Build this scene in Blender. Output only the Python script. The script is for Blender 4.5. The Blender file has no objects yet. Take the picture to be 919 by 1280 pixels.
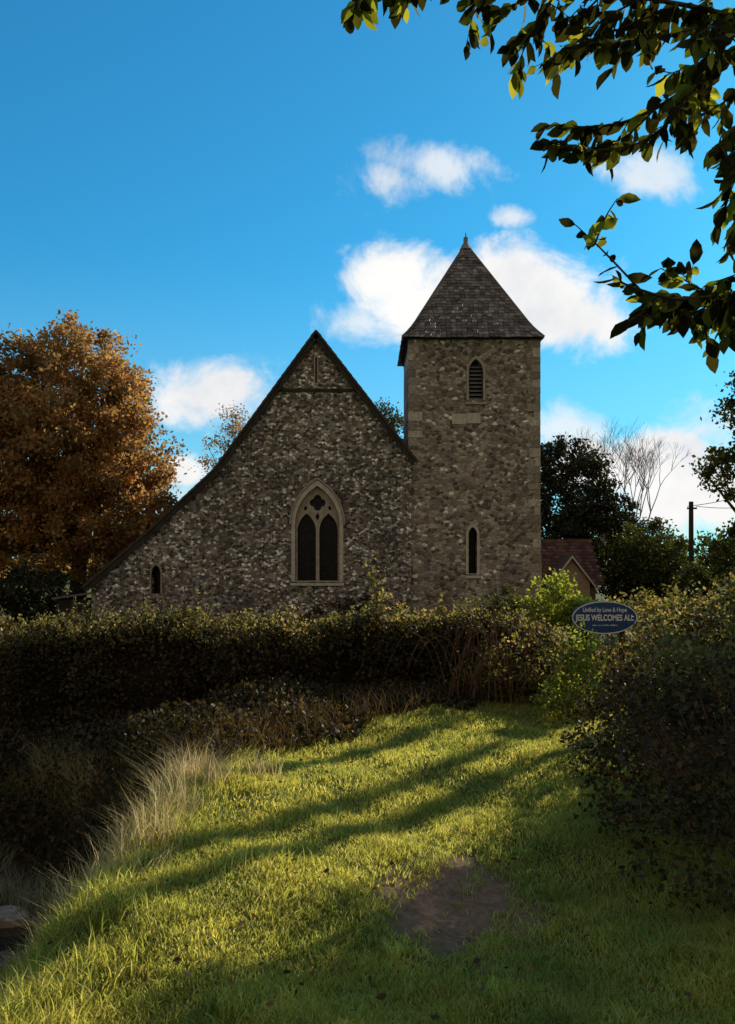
import bpy, math, random
import numpy as np
from mathutils import Vector, Matrix
from mathutils.geometry import tessellate_polygon
random.seed(4); rng=np.random.default_rng(4)
S=bpy.context.scene; COL=S.collection
F=1100.0; CX=459.5; HZ=700.0; H=1.6
def at(u,v,Y): return Vector(((u-CX)/F*Y, Y, H+(HZ-v)/F*Y))
# ---------------------------------------------------------------- terrain
def sst(a,b,x):
    t=np.clip((x-a)/(b-a),0,1); return t*t*(3-2*t)
DP=[(-2.55,-3),(-2.55,6),(-3.4,7.9),(-7,8.8),(-30,9.5)]
def dditch(x,y):
    d=np.full(np.shape(x),1e9)
    for (ax,ay),(bx,by) in zip(DP[:-1],DP[1:]):
        vx,vy=bx-ax,by-ay
        t=np.clip(((x-ax)*vx+(y-ay)*vy)/(vx*vx+vy*vy),0,1)
        d=np.minimum(d,np.hypot(x-ax-t*vx,y-ay-t*vy))
    return d
def g(x,y):
    x=np.asarray(x,float); y=np.asarray(y,float)
    z=-0.45*sst(-0.6,-3.0,x)*sst(4,8,y)
    z=z+0.25*sst(1.4,3.2,x)*(1-sst(12,16,y))
    z=z*(1-sst(13,20,y))-0.9*sst(12,20,y)
    d=dditch(x,y)
    z=z-0.95*(1-sst(0.3,1.35,d))
    near=np.exp(-(np.hypot(x,y-6)/14)**2)
    z=z+near*(0.035*np.sin(x*2.3+y*.7)+0.03*np.sin(y*3.1-x*1.7)+0.015*np.sin(x*6.1+y*5.3))
    far=sst(60,400,np.hypot(x,y)); z=z+far*1.5*(1+np.sin(x*.011)*np.cos(y*.009))
    return z
def gf(x,y): return float(g(np.array([x]),np.array([y]))[0])
def yb(x): return np.interp(x,[-3,-1.3,-.96,-.07,1.35,2.2],[6.2,6.45,6.7,8.0,9.3,9.6])
# ---------------------------------------------------------------- object helpers
def tag(o,label=None,cat=None,group=None,kind=None):
    if label: o['label']=label
    if cat: o['category']=cat
    if group: o['group']=group
    if kind: o['kind']=kind
    return o
def thing(name,label,cat,loc=(0,0,0),group=None):
    o=bpy.data.objects.new(name,None); COL.objects.link(o); o.location=loc
    return tag(o,label,cat,group)
def link(name,me,mat,parent=None):
    me.materials.append(mat)
    o=bpy.data.objects.new(name,me); COL.objects.link(o)
    if parent is not None:
        o.parent=parent
        if parent.type=='EMPTY': o.matrix_parent_inverse=Matrix.Translation(-Vector(parent.location))
    return o
def npmesh(name,V,Fa,mat,parent=None):
    me=bpy.data.meshes.new(name)
    V=np.asarray(V,np.float32); me.vertices.add(len(V)); me.vertices.foreach_set('co',V.ravel())
    li=np.concatenate([f.ravel() for f in Fa]); tot=np.concatenate([np.full(len(f),f.shape[1]) for f in Fa])
    st=np.concatenate([[0],np.cumsum(tot)[:-1]])
    me.loops.add(len(li)); me.polygons.add(len(tot))
    me.loops.foreach_set('vertex_index',li.astype(np.int32))
    me.polygons.foreach_set('loop_start',st.astype(np.int32))
    me.update(calc_edges=True); me.validate()
    return link(name,me,mat,parent)
class MB:
    def __init__(s): s.V=[]; s.F=[]
    def box(s,x0,x1,y0,y1,z0,z1):
        b=len(s.V); s.V+=[(x0,y0,z0),(x1,y0,z0),(x1,y1,z0),(x0,y1,z0),(x0,y0,z1),(x1,y0,z1),(x1,y1,z1),(x0,y1,z1)]
        s.F+=[tuple(b+i for i in f) for f in [(0,3,2,1),(4,5,6,7),(0,1,5,4),(1,2,6,5),(2,3,7,6),(3,0,4,7)]]
    def hexa(s,pts):
        b=len(s.V); s.V+=[tuple(p) for p in pts]
        s.F+=[tuple(b+i for i in f) for f in [(0,3,2,1),(4,5,6,7),(0,1,5,4),(1,2,6,5),(2,3,7,6),(3,0,4,7)]]
    def tube(s,pts,rad,n=6):
        pts=[Vector(p) for p in pts]; b0=len(s.V); m=len(pts)
        if not hasattr(rad,'__len__'): rad=[rad]*m
        for i,p in enumerate(pts):
            t=(pts[min(i+1,m-1)]-pts[max(i-1,0)]).normalized()
            a=t.orthogonal().normalized() if i==0 else (pa-t*pa.dot(t)).normalized()
            pa=a; c=t.cross(a)
            for k in range(n):
                an=2*math.pi*k/n; q=p+(a*math.cos(an)+c*math.sin(an))*rad[i]; s.V.append(tuple(q))
        for i in range(m-1):
            for k in range(n):
                k2=(k+1)%n; s.F.append((b0+i*n+k,b0+i*n+k2,b0+(i+1)*n+k2,b0+(i+1)*n+k))
        s.F.append(tuple(b0+k for k in range(n))[::-1]); s.F.append(tuple(b0+(m-1)*n+k for k in range(n)))
    def plate(s,outer,holes,y0,y1):
        loops=[outer]+holes; flat=[p for l in loops for p in l]; n=len(flat); b=len(s.V)
        s.V+=[(x,y0,z) for x,z in flat]+[(x,y1,z) for x,z in flat]
        for t in tessellate_polygon([[Vector((x,z,0)) for x,z in l] for l in loops]):
            s.F.append(tuple(b+i for i in t)); s.F.append(tuple(b+n+i for i in t[::-1]))
        o=0
        for l in loops:
            k=len(l)
            for i in range(k):
                j=(i+1)%k; s.F.append((b+o+i,b+o+j,b+n+o+j,b+n+o+i))
            o+=k
    def build(s,name,mat,parent=None,smooth=False):
        me=bpy.data.meshes.new(name); me.from_pydata(s.V,[],s.F); me.update()
        if smooth:
            me.polygons.foreach_set('use_smooth',[True]*len(me.polygons))
        return link(name,me,mat,parent)
# ---------------------------------------------------------------- materials
def newmat(name):
    m=bpy.data.materials.new(name); m.use_nodes=True; nt=m.node_tree; nt.nodes.clear()
    out=nt.nodes.new('ShaderNodeOutputMaterial'); return m,nt,out
def nd(nt,t,**k):
    n=nt.nodes.new(t)
    for a,b in k.items():
        if a.startswith('i_'): n.inputs[a[2:].replace('_',' ')].default_value=b
        else: setattr(n,a,b)
    return n
def ramp(nt,stops,fac=None,interp='LINEAR'):
    r=nt.nodes.new('ShaderNodeValToRGB'); e=r.color_ramp.elements; r.color_ramp.interpolation=interp
    while len(e)<len(stops): e.new(0.5)
    for el,(p,c) in zip(e,stops): el.position=p; el.color=(*c,1)
    if fac is not None: nt.links.new(fac,r.inputs[0])
    return r
def mixc(nt,fac,a,b,bt='MIX'):
    m=nt.nodes.new('ShaderNodeMix'); m.data_type='RGBA'; m.blend_type=bt
    for s,v in ((m.inputs[0],fac),(m.inputs[6],a),(m.inputs[7],b)):
        if isinstance(v,(int,float)): s.default_value=v
        elif isinstance(v,tuple): s.default_value=(*v,1)
        else: nt.links.new(v,s)
    return m.outputs[2]
def leafmat(name,stops,trans=.4,tint=(1.3,1.25,.5),rough=.6,spec=.2,nsc=1.3,lo=.55,hi=1.3):
    m,nt,out=newmat(name); L=nt.links.new
    ge=nd(nt,'ShaderNodeNewGeometry'); r=ramp(nt,stops,ge.outputs['Random Per Island'])
    no=nd(nt,'ShaderNodeTexNoise',i_Scale=nsc,i_Detail=3.0); tc=nd(nt,'ShaderNodeTexCoord'); L(tc.outputs['Object'],no.inputs['Vector'])
    v=ramp(nt,[(.3,(lo*.95,lo*1.05,lo)),(.7,(hi,hi*.96,hi*.92))],no.outputs[0])
    c=mixc(nt,1.0,r.outputs[0],v.outputs[0],'MULTIPLY')
    p=nd(nt,'ShaderNodeBsdfPrincipled',i_Roughness=rough); p.inputs['Specular IOR Level'].default_value=spec
    L(c,p.inputs['Base Color'])
    t=nd(nt,'ShaderNodeBsdfTranslucent'); tcx=mixc(nt,1.0,c,tint,'MULTIPLY'); L(tcx,t.inputs[0])
    mx=nd(nt,'ShaderNodeMixShader'); mx.inputs[0].default_value=trans
    L(p.outputs[0],mx.inputs[1]); L(t.outputs[0],mx.inputs[2]); L(mx.outputs[0],out.inputs[0]); return m
def noisemat(name,c1,c2,scale=5,rough=.85,bump=.3,c3=None,stretch=(1,1,1),spec=.2):
    m,nt,out=newmat(name); L=nt.links.new
    tc=nd(nt,'ShaderNodeTexCoord'); mp=nd(nt,'ShaderNodeMapping'); mp.inputs['Scale'].default_value=stretch; L(tc.outputs['Object'],mp.inputs[0])
    no=nd(nt,'ShaderNodeTexNoise',i_Scale=scale,i_Detail=8.0,i_Roughness=.65); L(mp.outputs[0],no.inputs['Vector'])
    st=[(.3,c1),(.7,c2)] if c3 is None else [(.28,c1),(.5,c2),(.72,c3)]
    r=ramp(nt,st,no.outputs[0]); p=nd(nt,'ShaderNodeBsdfPrincipled',i_Roughness=rough); p.inputs['Specular IOR Level'].default_value=spec
    L(r.outputs[0],p.inputs['Base Color']); b=nd(nt,'ShaderNodeBump',i_Strength=bump,i_Distance=.03); L(no.outputs[0],b.inputs['Height']); L(b.outputs[0],p.inputs['Normal'])
    L(p.outputs[0],out.inputs[0]); return m
def stonemat(name,scale,stops,mortar,zs=1.35,mw=.06,dirt=.5,warp=.05,ls=.6):
    m,nt,out=newmat(name); L=nt.links.new
    tc=nd(nt,'ShaderNodeTexCoord'); mp=nd(nt,'ShaderNodeMapping'); mp.inputs['Scale'].default_value=(1,.02,zs); L(tc.outputs['Object'],mp.inputs[0])
    wn=nd(nt,'ShaderNodeTexNoise',i_Scale=6.0,i_Detail=2.0); L(mp.outputs[0],wn.inputs['Vector'])
    wm=nd(nt,'ShaderNodeVectorMath',operation='MULTIPLY_ADD'); L(wn.outputs[1],wm.inputs[0]); wm.inputs[1].default_value=(warp,warp,warp); L(mp.outputs[0],wm.inputs[2])
    v1=nd(nt,'ShaderNodeTexVoronoi',i_Scale=scale); v2=nd(nt,'ShaderNodeTexVoronoi',feature='DISTANCE_TO_EDGE',i_Scale=scale)
    for v in (v1,v2): L(wm.outputs[0],v.inputs['Vector'])
    sx=nd(nt,'ShaderNodeSeparateColor'); L(v1.outputs['Color'],sx.inputs[0])
    r=ramp(nt,stops,sx.outputs[0],'CONSTANT')
    er=ramp(nt,[(mw*.4,(0,0,0)),(mw,(1,1,1))],v2.outputs['Distance'])
    c=mixc(nt,er.outputs[0],mortar,r.outputs[0])
    fn=nd(nt,'ShaderNodeTexNoise',i_Scale=40.0,i_Detail=4.0); L(tc.outputs['Object'],fn.inputs['Vector'])
    f2=ramp(nt,[(.3,(.6,.6,.6)),(.7,(1.35,1.35,1.35))],fn.outputs[0]); c=mixc(nt,1.0,c,f2.outputs[0],'MULTIPLY')
    ln=nd(nt,'ShaderNodeTexNoise',i_Scale=ls,i_Detail=8.0,i_Roughness=.7); L(tc.outputs['Object'],ln.inputs['Vector'])
    l2=ramp(nt,[(.32,(dirt,dirt*.95,dirt*.88)),(.66,(1.3,1.28,1.25))],ln.outputs[0]); c=mixc(nt,1.0,c,l2.outputs[0],'MULTIPLY')
    p=nd(nt,'ShaderNodeBsdfPrincipled',i_Roughness=.75); p.inputs['Specular IOR Level'].default_value=.35
    L(c,p.inputs['Base Color'])
    hm=nd(nt,'ShaderNodeMath',operation='MINIMUM'); L(v2.outputs['Distance'],hm.inputs[0]); hm.inputs[1].default_value=.15
    ha=nd(nt,'ShaderNodeMath',operation='MULTIPLY_ADD'); L(fn.outputs[0],ha.inputs[0]); ha.inputs[1].default_value=.08; L(hm.outputs[0],ha.inputs[2])
    b=nd(nt,'ShaderNodeBump',i_Strength=.9,i_Distance=.15); L(ha.outputs[0],b.inputs['Height']); L(b.outputs[0],p.inputs['Normal'])
    L(p.outputs[0],out.inputs[0]); return m
def islandmat(name,stops,rough=.8,nscale=12,bump=.3):
    m,nt,out=newmat(name); L=nt.links.new
    ge=nd(nt,'ShaderNodeNewGeometry'); r=ramp(nt,stops,ge.outputs['Random Per Island'])
    tc=nd(nt,'ShaderNodeTexCoord'); no=nd(nt,'ShaderNodeTexNoise',i_Scale=nscale,i_Detail=6.0); L(tc.outputs['Object'],no.inputs['Vector'])
    v=ramp(nt,[(.3,(.6,.6,.6)),(.7,(1.3,1.3,1.3))],no.outputs[0]); c=mixc(nt,1.0,r.outputs[0],v.outputs[0],'MULTIPLY')
    p=nd(nt,'ShaderNodeBsdfPrincipled',i_Roughness=rough); L(c,p.inputs['Base Color']); p.inputs['Specular IOR Level'].default_value=.2
    b=nd(nt,'ShaderNodeBump',i_Strength=bump,i_Distance=.02); L(no.outputs[0],b.inputs['Height']); L(b.outputs[0],p.inputs['Normal'])
    L(p.outputs[0],out.inputs[0]); return m
def plain(name,c,rough=.6,spec=.4):
    return noisemat(name,tuple(x*.85 for x in c),tuple(x*1.15 for x in c),scale=8,rough=rough,bump=.05,spec=spec)
flint=stonemat('flint_rubble',9.0,[(0,(.05,.047,.047)),(.18,(.12,.105,.095)),(.36,(.32,.285,.25)),(.5,(.20,.13,.09)),(.60,(.41,.365,.32)),(.72,(.22,.195,.175)),(.84,(.70,.66,.60)),(.93,(1,.97,.91))],(.27,.23,.185),warp=.03)
rag=stonemat('ragstone',6.4,[(0,(.10,.085,.07)),(.16,(.24,.20,.165)),(.38,(.40,.35,.29)),(.55,(.17,.14,.115)),(.66,(.46,.41,.34)),(.80,(.29,.22,.17)),(.88,(.36,.33,.29)),(.95,(.85,.80,.72))],(.32,.275,.22),zs=1.45,mw=.07,dirt=.5,warp=.05,ls=.9)
dress=noisemat('dressed_stone',(.36,.31,.25),(.60,.54,.45),scale=7)
dress2=noisemat('weathered_stone',(.25,.21,.165),(.46,.40,.32),scale=6)
quoinm=islandmat('quoin_stone',[(0,(.20,.165,.13)),(.5,(.34,.285,.225)),(1,(.50,.44,.36))])
tilem=islandmat('roof_shingle',[(0,(.085,.07,.062)),(.4,(.14,.118,.105)),(.75,(.19,.165,.145)),(1,(.30,.27,.24))],rough=.8)
redtile=islandmat('red_clay_tile',[(0,(.05,.024,.017)),(.6,(.11,.048,.03)),(1,(.17,.08,.05))])
darktim=noisemat('dark_timber',(.02,.016,.013),(.06,.05,.04),scale=9,stretch=(1,1,.3))
lead=noisemat('lead_cap',(.14,.13,.12),(.28,.26,.24),scale=9,rough=.6)
bark=noisemat('bark',(.03,.022,.016),(.10,.075,.05),scale=9,stretch=(1,1,.25),bump=.8,spec=.05)
stemm=noisemat('twig',(.05,.03,.018),(.16,.10,.06),scale=14,spec=.05)
redstem=noisemat('bramble_stem',(.07,.035,.023),(.23,.135,.08),scale=10,spec=.05)
m,nt,out=newmat('leaded_glass'); p=nd(nt,'ShaderNodeBsdfPrincipled',i_Roughness=.25)
tc=nd(nt,'ShaderNodeTexCoord'); mp=nd(nt,'ShaderNodeMapping'); mp.inputs['Rotation'].default_value=(0,math.radians(45),0); nt.links.new(tc.outputs['Object'],mp.inputs[0])
vo=nd(nt,'ShaderNodeTexVoronoi',i_Scale=9.0); nt.links.new(mp.outputs[0],vo.inputs['Vector']); rr=ramp(nt,[(0,(.006,.006,.006)),(1,(.02,.018,.016))],vo.outputs['Color'])
nt.links.new(rr.outputs[0],p.inputs['Base Color']); nt.links.new(p.outputs[0],out.inputs[0]); p.inputs['Specular IOR Level'].default_value=.15; glass=m
def mth(nt,op,a,b=None,c=None,clamp=False):
    n=nt.nodes.new('ShaderNodeMath'); n.operation=op; n.use_clamp=clamp
    for i,v in enumerate((a,b,c)):
        if v is None: continue
        if isinstance(v,(int,float)): n.inputs[i].default_value=v
        else: nt.links.new(v,n.inputs[i])
    return n.outputs[0]
def mrange(nt,v,a,b,o0=0,o1=1):
    n=nt.nodes.new('ShaderNodeMapRange'); n.interpolation_type='SMOOTHSTEP'; n.inputs[1].default_value=a; n.inputs[2].default_value=b
    n.inputs[3].default_value=o0; n.inputs[4].default_value=o1; nt.links.new(v,n.inputs[0]); return n.outputs[0]
m,nt,out=newmat('turf_and_soil'); L=nt.links.new
ge=nd(nt,'ShaderNodeNewGeometry'); sp=nd(nt,'ShaderNodeSeparateXYZ'); L(ge.outputs['Position'],sp.inputs[0])
n1=nd(nt,'ShaderNodeTexNoise',i_Scale=1.6,i_Detail=6.0); n2=nd(nt,'ShaderNodeTexNoise',i_Scale=25.0,i_Detail=8.0,i_Roughness=.7)
for n in (n1,n2): L(ge.outputs['Position'],n.inputs['Vector'])
gr=ramp(nt,[(.3,(.08,.085,.025)),(.55,(.14,.15,.045)),(.75,(.19,.17,.07))],n1.outputs[0])
gd=ramp(nt,[(.3,(.5,.5,.5)),(.7,(1.3,1.3,1.3))],n2.outputs[0]); gc=mixc(nt,1.0,gr.outputs[0],gd.outputs[0],'MULTIPLY')
so=ramp(nt,[(.3,(.13,.075,.045)),(.7,(.38,.24,.15))],n2.outputs[0])
dx=mth(nt,'DIVIDE',mth(nt,'SUBTRACT',sp.outputs[0],.40),.29); dy=mth(nt,'DIVIDE',mth(nt,'SUBTRACT',sp.outputs[1],4.15),.52)
e=mth(nt,'SQRT',mth(nt,'ADD',mth(nt,'MULTIPLY',dx,dx),mth(nt,'MULTIPLY',dy,dy)))
e=mth(nt,'ADD',e,mth(nt,'MULTIPLY',mth(nt,'SUBTRACT',n1.outputs[0],.5),1.6)); e=mth(nt,'ADD',e,mth(nt,'MULTIPLY',mth(nt,'SUBTRACT',n2.outputs[0],.5),1.0)); pm=mrange(nt,e,.8,1.5,1,0)
mud=mrange(nt,sp.outputs[2],-1.0,-.55,1,0); nearm=mrange(nt,sp.outputs[1],11,14,1,0); mud=mth(nt,'MULTIPLY',mth(nt,'MULTIPLY',mud,nearm),.8)
c=mixc(nt,pm,gc,so.outputs[0]); c=mixc(nt,mud,c,(.07,.05,.035))
p=nd(nt,'ShaderNodeBsdfPrincipled',i_Roughness=.95); p.inputs['Specular IOR Level'].default_value=.1; L(c,p.inputs['Base Color'])
b=nd(nt,'ShaderNodeBump',i_Strength=.8,i_Distance=.05); L(n2.outputs[0],b.inputs['Height']); L(b.outputs[0],p.inputs['Normal']); L(p.outputs[0],out.inputs[0]); groundm=m
m,nt,out=newmat('ditch_water'); p=nd(nt,'ShaderNodeBsdfPrincipled',i_Roughness=.12); p.inputs['Base Color'].default_value=(.03,.022,.014,1)
nn=nd(nt,'ShaderNodeTexNoise',i_Scale=14.0,i_Detail=3.0); b=nd(nt,'ShaderNodeBump',i_Strength=.15,i_Distance=.02); nt.links.new(nn.outputs[0],b.inputs['Height']); nt.links.new(b.outputs[0],p.inputs['Normal'])
nt.links.new(p.outputs[0],out.inputs[0]); waterm=m
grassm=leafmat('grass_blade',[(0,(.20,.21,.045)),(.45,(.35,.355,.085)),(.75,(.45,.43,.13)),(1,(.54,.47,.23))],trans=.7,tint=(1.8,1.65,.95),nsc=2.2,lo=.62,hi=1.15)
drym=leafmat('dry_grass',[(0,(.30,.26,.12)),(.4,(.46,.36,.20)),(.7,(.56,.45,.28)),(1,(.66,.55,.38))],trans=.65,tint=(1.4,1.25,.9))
hedgem=leafmat('shaded_hedge_leaf',[(0,(.026,.023,.010)),(.45,(.048,.042,.016)),(.75,(.08,.058,.027)),(1,(.13,.085,.045))],trans=.35,tint=(1.5,1.25,.6))  # dark leaf tone; shade on the hedge face is put into the colour
topm=leafmat('sunlit_hedge_leaf',[(0,(.08,.088,.024)),(.4,(.16,.155,.045)),(.7,(.24,.175,.08)),(1,(.42,.32,.17))],trans=.6,tint=(1.6,1.45,.8))  # paler copy of the hedge leaf; sunlight on the top put into the colour
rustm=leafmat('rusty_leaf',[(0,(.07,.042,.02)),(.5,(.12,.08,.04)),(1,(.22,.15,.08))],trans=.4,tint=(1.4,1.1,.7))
oakm=leafmat('autumn_leaf',[(0,(.17,.11,.05)),(.3,(.31,.175,.075)),(.6,(.44,.25,.105)),(.74,(.26,.225,.09)),(.86,(.36,.27,.11)),(1,(.58,.38,.18))],trans=.55,tint=(1.5,1.25,.85),nsc=.55,lo=.55,hi=1.4)
yewm=leafmat('yew_leaf',[(0,(.014,.018,.009)),(.6,(.034,.036,.016)),(1,(.10,.08,.03))],trans=.15)
greenm=leafmat('green_leaf',[(0,(.03,.036,.012)),(.6,(.068,.075,.022)),(1,(.15,.14,.038))],trans=.4)
brightm=leafmat('bright_leaf',[(0,(.14,.17,.03)),(.6,(.28,.31,.07)),(1,(.42,.42,.12))],trans=.6,tint=(1.6,1.55,.65))
cherrym=leafmat('cherry_leaf',[(0,(.016,.014,.008)),(.5,(.038,.034,.013)),(.7,(.09,.095,.02)),(.88,(.22,.235,.04)),(1,(.40,.36,.08))],trans=.58,tint=(1.8,1.7,.55),rough=.7,spec=.1)
signblue=plain('sign_navy',(.028,.075,.21),rough=.4); signwhite=plain('sign_white',(.92,.92,.90),rough=.5)
# ---------------------------------------------------------------- foliage helpers
def unit(n):
    v=rng.normal(size=(n,3)); return v/np.linalg.norm(v,axis=1,keepdims=True)
LEAF_T=np.array([(0,0,0),(.33,0,-.03),(.66,0,-.06),(1,0,-.16),(.22,.15,.03),(.5,.22,.03),(.78,.14,-.03),(.22,-.15,.03),(.5,-.22,.03),(.78,-.14,-.03)])
LEAF_F3=np.array([(0,1,4),(0,7,1),(2,3,6),(2,9,3),(2,6,5),(2,8,9)]); LEAF_F4=np.array([(1,2,5,4),(1,7,8,2)])
RH_T=np.array([(0,0,0),(.5,.32,0),(1,0,0),(.5,-.32,0)]); RH_F=np.array([(0,1,2,3)])
def leaves(name,P,size,mat,parent,A=None,aspect=1.0,full=False,jit=.35):
    n=len(P)
    if A is None: A=unit(n)
    A=A/np.linalg.norm(A,axis=1,keepdims=True)
    R=unit(n); B=np.cross(A,R); B/=np.linalg.norm(B,axis=1,keepdims=True); C=np.cross(A,B)
    s=(size*(1+jit*rng.uniform(-1,1,n)))[:,None,None]
    T=LEAF_T if full else RH_T
    W=(A[:,None,:]*T[None,:,0:1]+B[:,None,:]*T[None,:,1:2]*aspect+C[:,None,:]*T[None,:,2:3])*s+P[:,None,:]
    k=len(T); off=(np.arange(n)*k)[:,None,None]
    if full: Fa=[(LEAF_F3[None]+off).reshape(-1,3),(LEAF_F4[None]+off).reshape(-1,4)]
    else: Fa=[(RH_F[None]+off).reshape(-1,4)]
    return npmesh(name,W.reshape(-1,3),Fa,mat,parent)
def cloudpts(ells,nc,per,cr,shell=.45):
    vol=np.array([e[1][0]*e[1][1]*e[1][2] for e in ells]); idx=rng.choice(len(ells),nc,p=vol/vol.sum())
    c=np.array([e[0] for e in ells],float)[idx]; r=np.array([e[1] for e in ells],float)[idx]
    d=unit(nc); rad=shell+(1-shell)*rng.uniform(0,1,nc)**.6; ctr=c+d*r*rad[:,None]
    cs=cr*rng.uniform(.5,1.4,nc)
    P=np.repeat(ctr,per,0)+rng.normal(size=(nc*per,3))*np.repeat(cs,per)[:,None]*np.array([.55,.55,.42])
    keep=P[:,2]>g(P[:,0],P[:,1])+.03
    return P[keep],ctr
def branch_mesh(mb,base,ctrs,r0,levels=7,n=5):
    base=Vector(base)
    for c in ctrs:
        c=Vector(c); mid=base.lerp(c,.5)+Vector((random.uniform(-.1,.1),random.uniform(-.1,.1),-.08))*(c-base).length
        pts=[]
        for i in range(levels):
            t=i/(levels-1); pts.append((base*(1-t)**2+mid*2*t*(1-t)+c*t*t))
        mb.tube(pts,[r0*(1-.85*i/(levels-1)) for i in range(levels)],n)
def tree(name,label,cat,x,y,ells,nc,per,cr,size,mat,tr=.3,nb=14,group=None,fork=.45,shell=.4,aspect=1,crown='crown'):
    z0=gf(x,y); root=thing(name,label,cat,(x,y,z0),group)
    P,ctr=cloudpts(ells,nc,per,cr,shell)
    leaves(crown,P,size,mat,root,aspect=aspect)
    mc=np.average([e[0] for e in ells],axis=0)
    f=Vector((x,y,z0)).lerp(Vector((mc[0],mc[1],mc[2])),fork); mb=MB()
    mb.tube([(x,y,z0-.3),(x,y,z0+.15),Vector((x,y,z0)).lerp(f,.5),f],[tr*1.5,tr*1.1,tr*.9,tr*.75],9)
    sel=[ctr[i] for i in rng.choice(len(ctr),min(nb,len(ctr)),replace=False)]
    branch_mesh(mb,f,sel,tr*.5)
    mb.build('trunk',bark,root,True); return root
def shrub(name,label,cat,x,y,ells,nc,per,cr,size,mat,ns=40,sr=.008,smat=None,group=None,shell=.3,full=False):
    z0=gf(x,y); root=thing(name,label,cat,(x,y,z0),group)
    P,ctr=cloudpts(ells,nc,per,cr,shell); leaves('foliage',P,size,mat,root,full=full)
    mb=MB(); sel=rng.choice(len(ctr),min(ns,len(ctr)),replace=False)
    for i in sel:
        c=Vector(ctr[i]); bx=x+(c.x-x)*.5+random.uniform(-.1,.1); by=y+(c.y-y)*.5+random.uniform(-.1,.1)
        c2=c+(c-Vector((x,y,z0)))*random.uniform(.05,.2)
        branch_mesh(mb,(bx,by,gf(bx,by)-.05),[c2],sr,6,4)
    if ns: mb.build('stems',smat or stemm,root)
    return root
# ---------------------------------------------------------------- ground
def axis(lo,hi,c0,c1,step,gro=1.25):
    a=list(np.arange(c0,c1+1e-6,step)); s=step
    while a[-1]<hi: s*=gro; a.append(a[-1]+s)
    s=step
    while a[0]>lo: s*=gro; a.insert(0,a[0]-s)
    return np.array(a)
xs=axis(-900,900,-7,6,.12); ys=axis(-300,1500,0,13,.12)
X,Y=np.meshgrid(xs,ys); Z=g(X,Y); V=np.stack([X,Y,Z],-1).reshape(-1,3); nx=len(xs); ny=len(ys)
I=(np.arange(ny-1)[:,None]*nx+np.arange(nx-1)[None]).ravel()
o=npmesh('ground',V,[np.stack([I,I+1,I+nx+1,I+nx],1)],groundm); tag(o,'uneven turf bank and field with bare soil patch','ground',kind='structure')
o.data.polygons.foreach_set('use_smooth',[True]*len(o.data.polygons))
mb=MB(); pts=[Vector(p) for p in [(-2.55,-3),(-2.55,3),(-2.55,6),(-3.4,7.9),(-7,8.8),(-12,9.1)]]
lw=[]
for i,p_ in enumerate(pts):
    t=(pts[min(i+1,len(pts)-1)]-pts[max(i-1,0)]).normalized(); nrm=Vector((-t.y,t.x))
    lw.append((p_+nrm*.55,p_-nrm*.55))
wz=-1.27
for p1,p2 in lw: mb.V+= [(p1.x,p1.y,wz),(p2.x,p2.y,wz)]
for i in range(len(lw)-1): mb.F.append((2*i,2*i+1,2*i+3,2*i+2))
tag(mb.build('water',waterm),'shallow dark water at the bottom of the ditch','water',kind='structure')
# ---------------------------------------------------------------- grass
def blades(name,x,y,h,w,mat,lean=.5,zoff=0,label='',cat='grass'):
    n=len(x); z=g(x,y)+zoff; P=np.stack([x,y,z],1)
    th=rng.uniform(0,2*np.pi,n); side=np.stack([np.cos(th),np.sin(th),np.zeros(n)],1)*w[:,None]
    ph=rng.uniform(0,2*np.pi,n); ld=np.stack([np.cos(ph),np.sin(ph),np.zeros(n)],1)*(h*lean*rng.uniform(.1,1,n))[:,None]
    up=np.zeros((n,3)); up[:,2]=h
    v=np.stack([P-side,P+side,P+up*.55+ld*.35+side*.7,P+up*.55+ld*.35-side*.7,P+up*.9+ld],1).reshape(-1,3)
    o5=(np.arange(n)*5)[:,None]
    o=npmesh(name,v,[o5+np.array([[0,1,2,3]]),o5+np.array([[3,2,4]])],mat); return tag(o,label,cat,kind='stuff')
def patchd(x,y): return np.hypot((x-.40)/.29,(y-4.15)/.52)+.3*np.sin(x*9+y*4)+.25*np.sin(x*23-y*11)+.2*np.sin(x*41+y*31)
n=300000
yy=np.exp(rng.uniform(np.log(2.2),np.log(11.5),n)); xx=rng.uniform(-.55,.62,n)*yy; xx=np.where(rng.uniform(size=n)<.1,rng.uniform(-1.8,4,n),xx)
d=dditch(xx,yy); keep=(d>rng.uniform(.7,1.2,n))&(patchd(xx,yy)>rng.uniform(.6,1.6,n))&(yy<yb(xx)+rng.uniform(.3,1.3,n)); xx,yy=xx[keep],yy[keep]
cl=.5+.5*np.sin(xx*5+1.3*np.sin(yy*4))*np.sin(yy*4.3+1.1*np.sin(xx*3.3)); cl2=.5+.5*np.sin(xx*13+2*np.sin(yy*9))*np.sin(yy*12)
hh=(.014+.038*cl*cl2+.022*rng.uniform(size=len(xx))**2)*(1+.03*yy)
blades('grass',xx,yy,hh,.0012+.0005*yy*rng.uniform(.6,1.2,len(xx)),grassm,lean=1.3,label='short green turf covering the sunlit bank')
n=30000; cx_=rng.uniform(-1.5,3.6,520); cy_=rng.uniform(2.6,10,520); i=rng.integers(0,520,n); sc_=rng.uniform(.02,.08,520)
xx=cx_[i]+rng.normal(size=n)*sc_[i]; yy=cy_[i]+rng.normal(size=n)*sc_[i]; pt=(patchd(xx,yy)>1.3)&(yy<yb(xx)+.8); hh=rng.uniform(.03,.095,520)[i]*rng.uniform(.6,1.3,n)
blades('grass_tufts',xx[pt],yy[pt],hh[pt],np.full(pt.sum(),.0023),grassm,lean=1.0,label='longer green tufts standing out of the turf')
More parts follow.
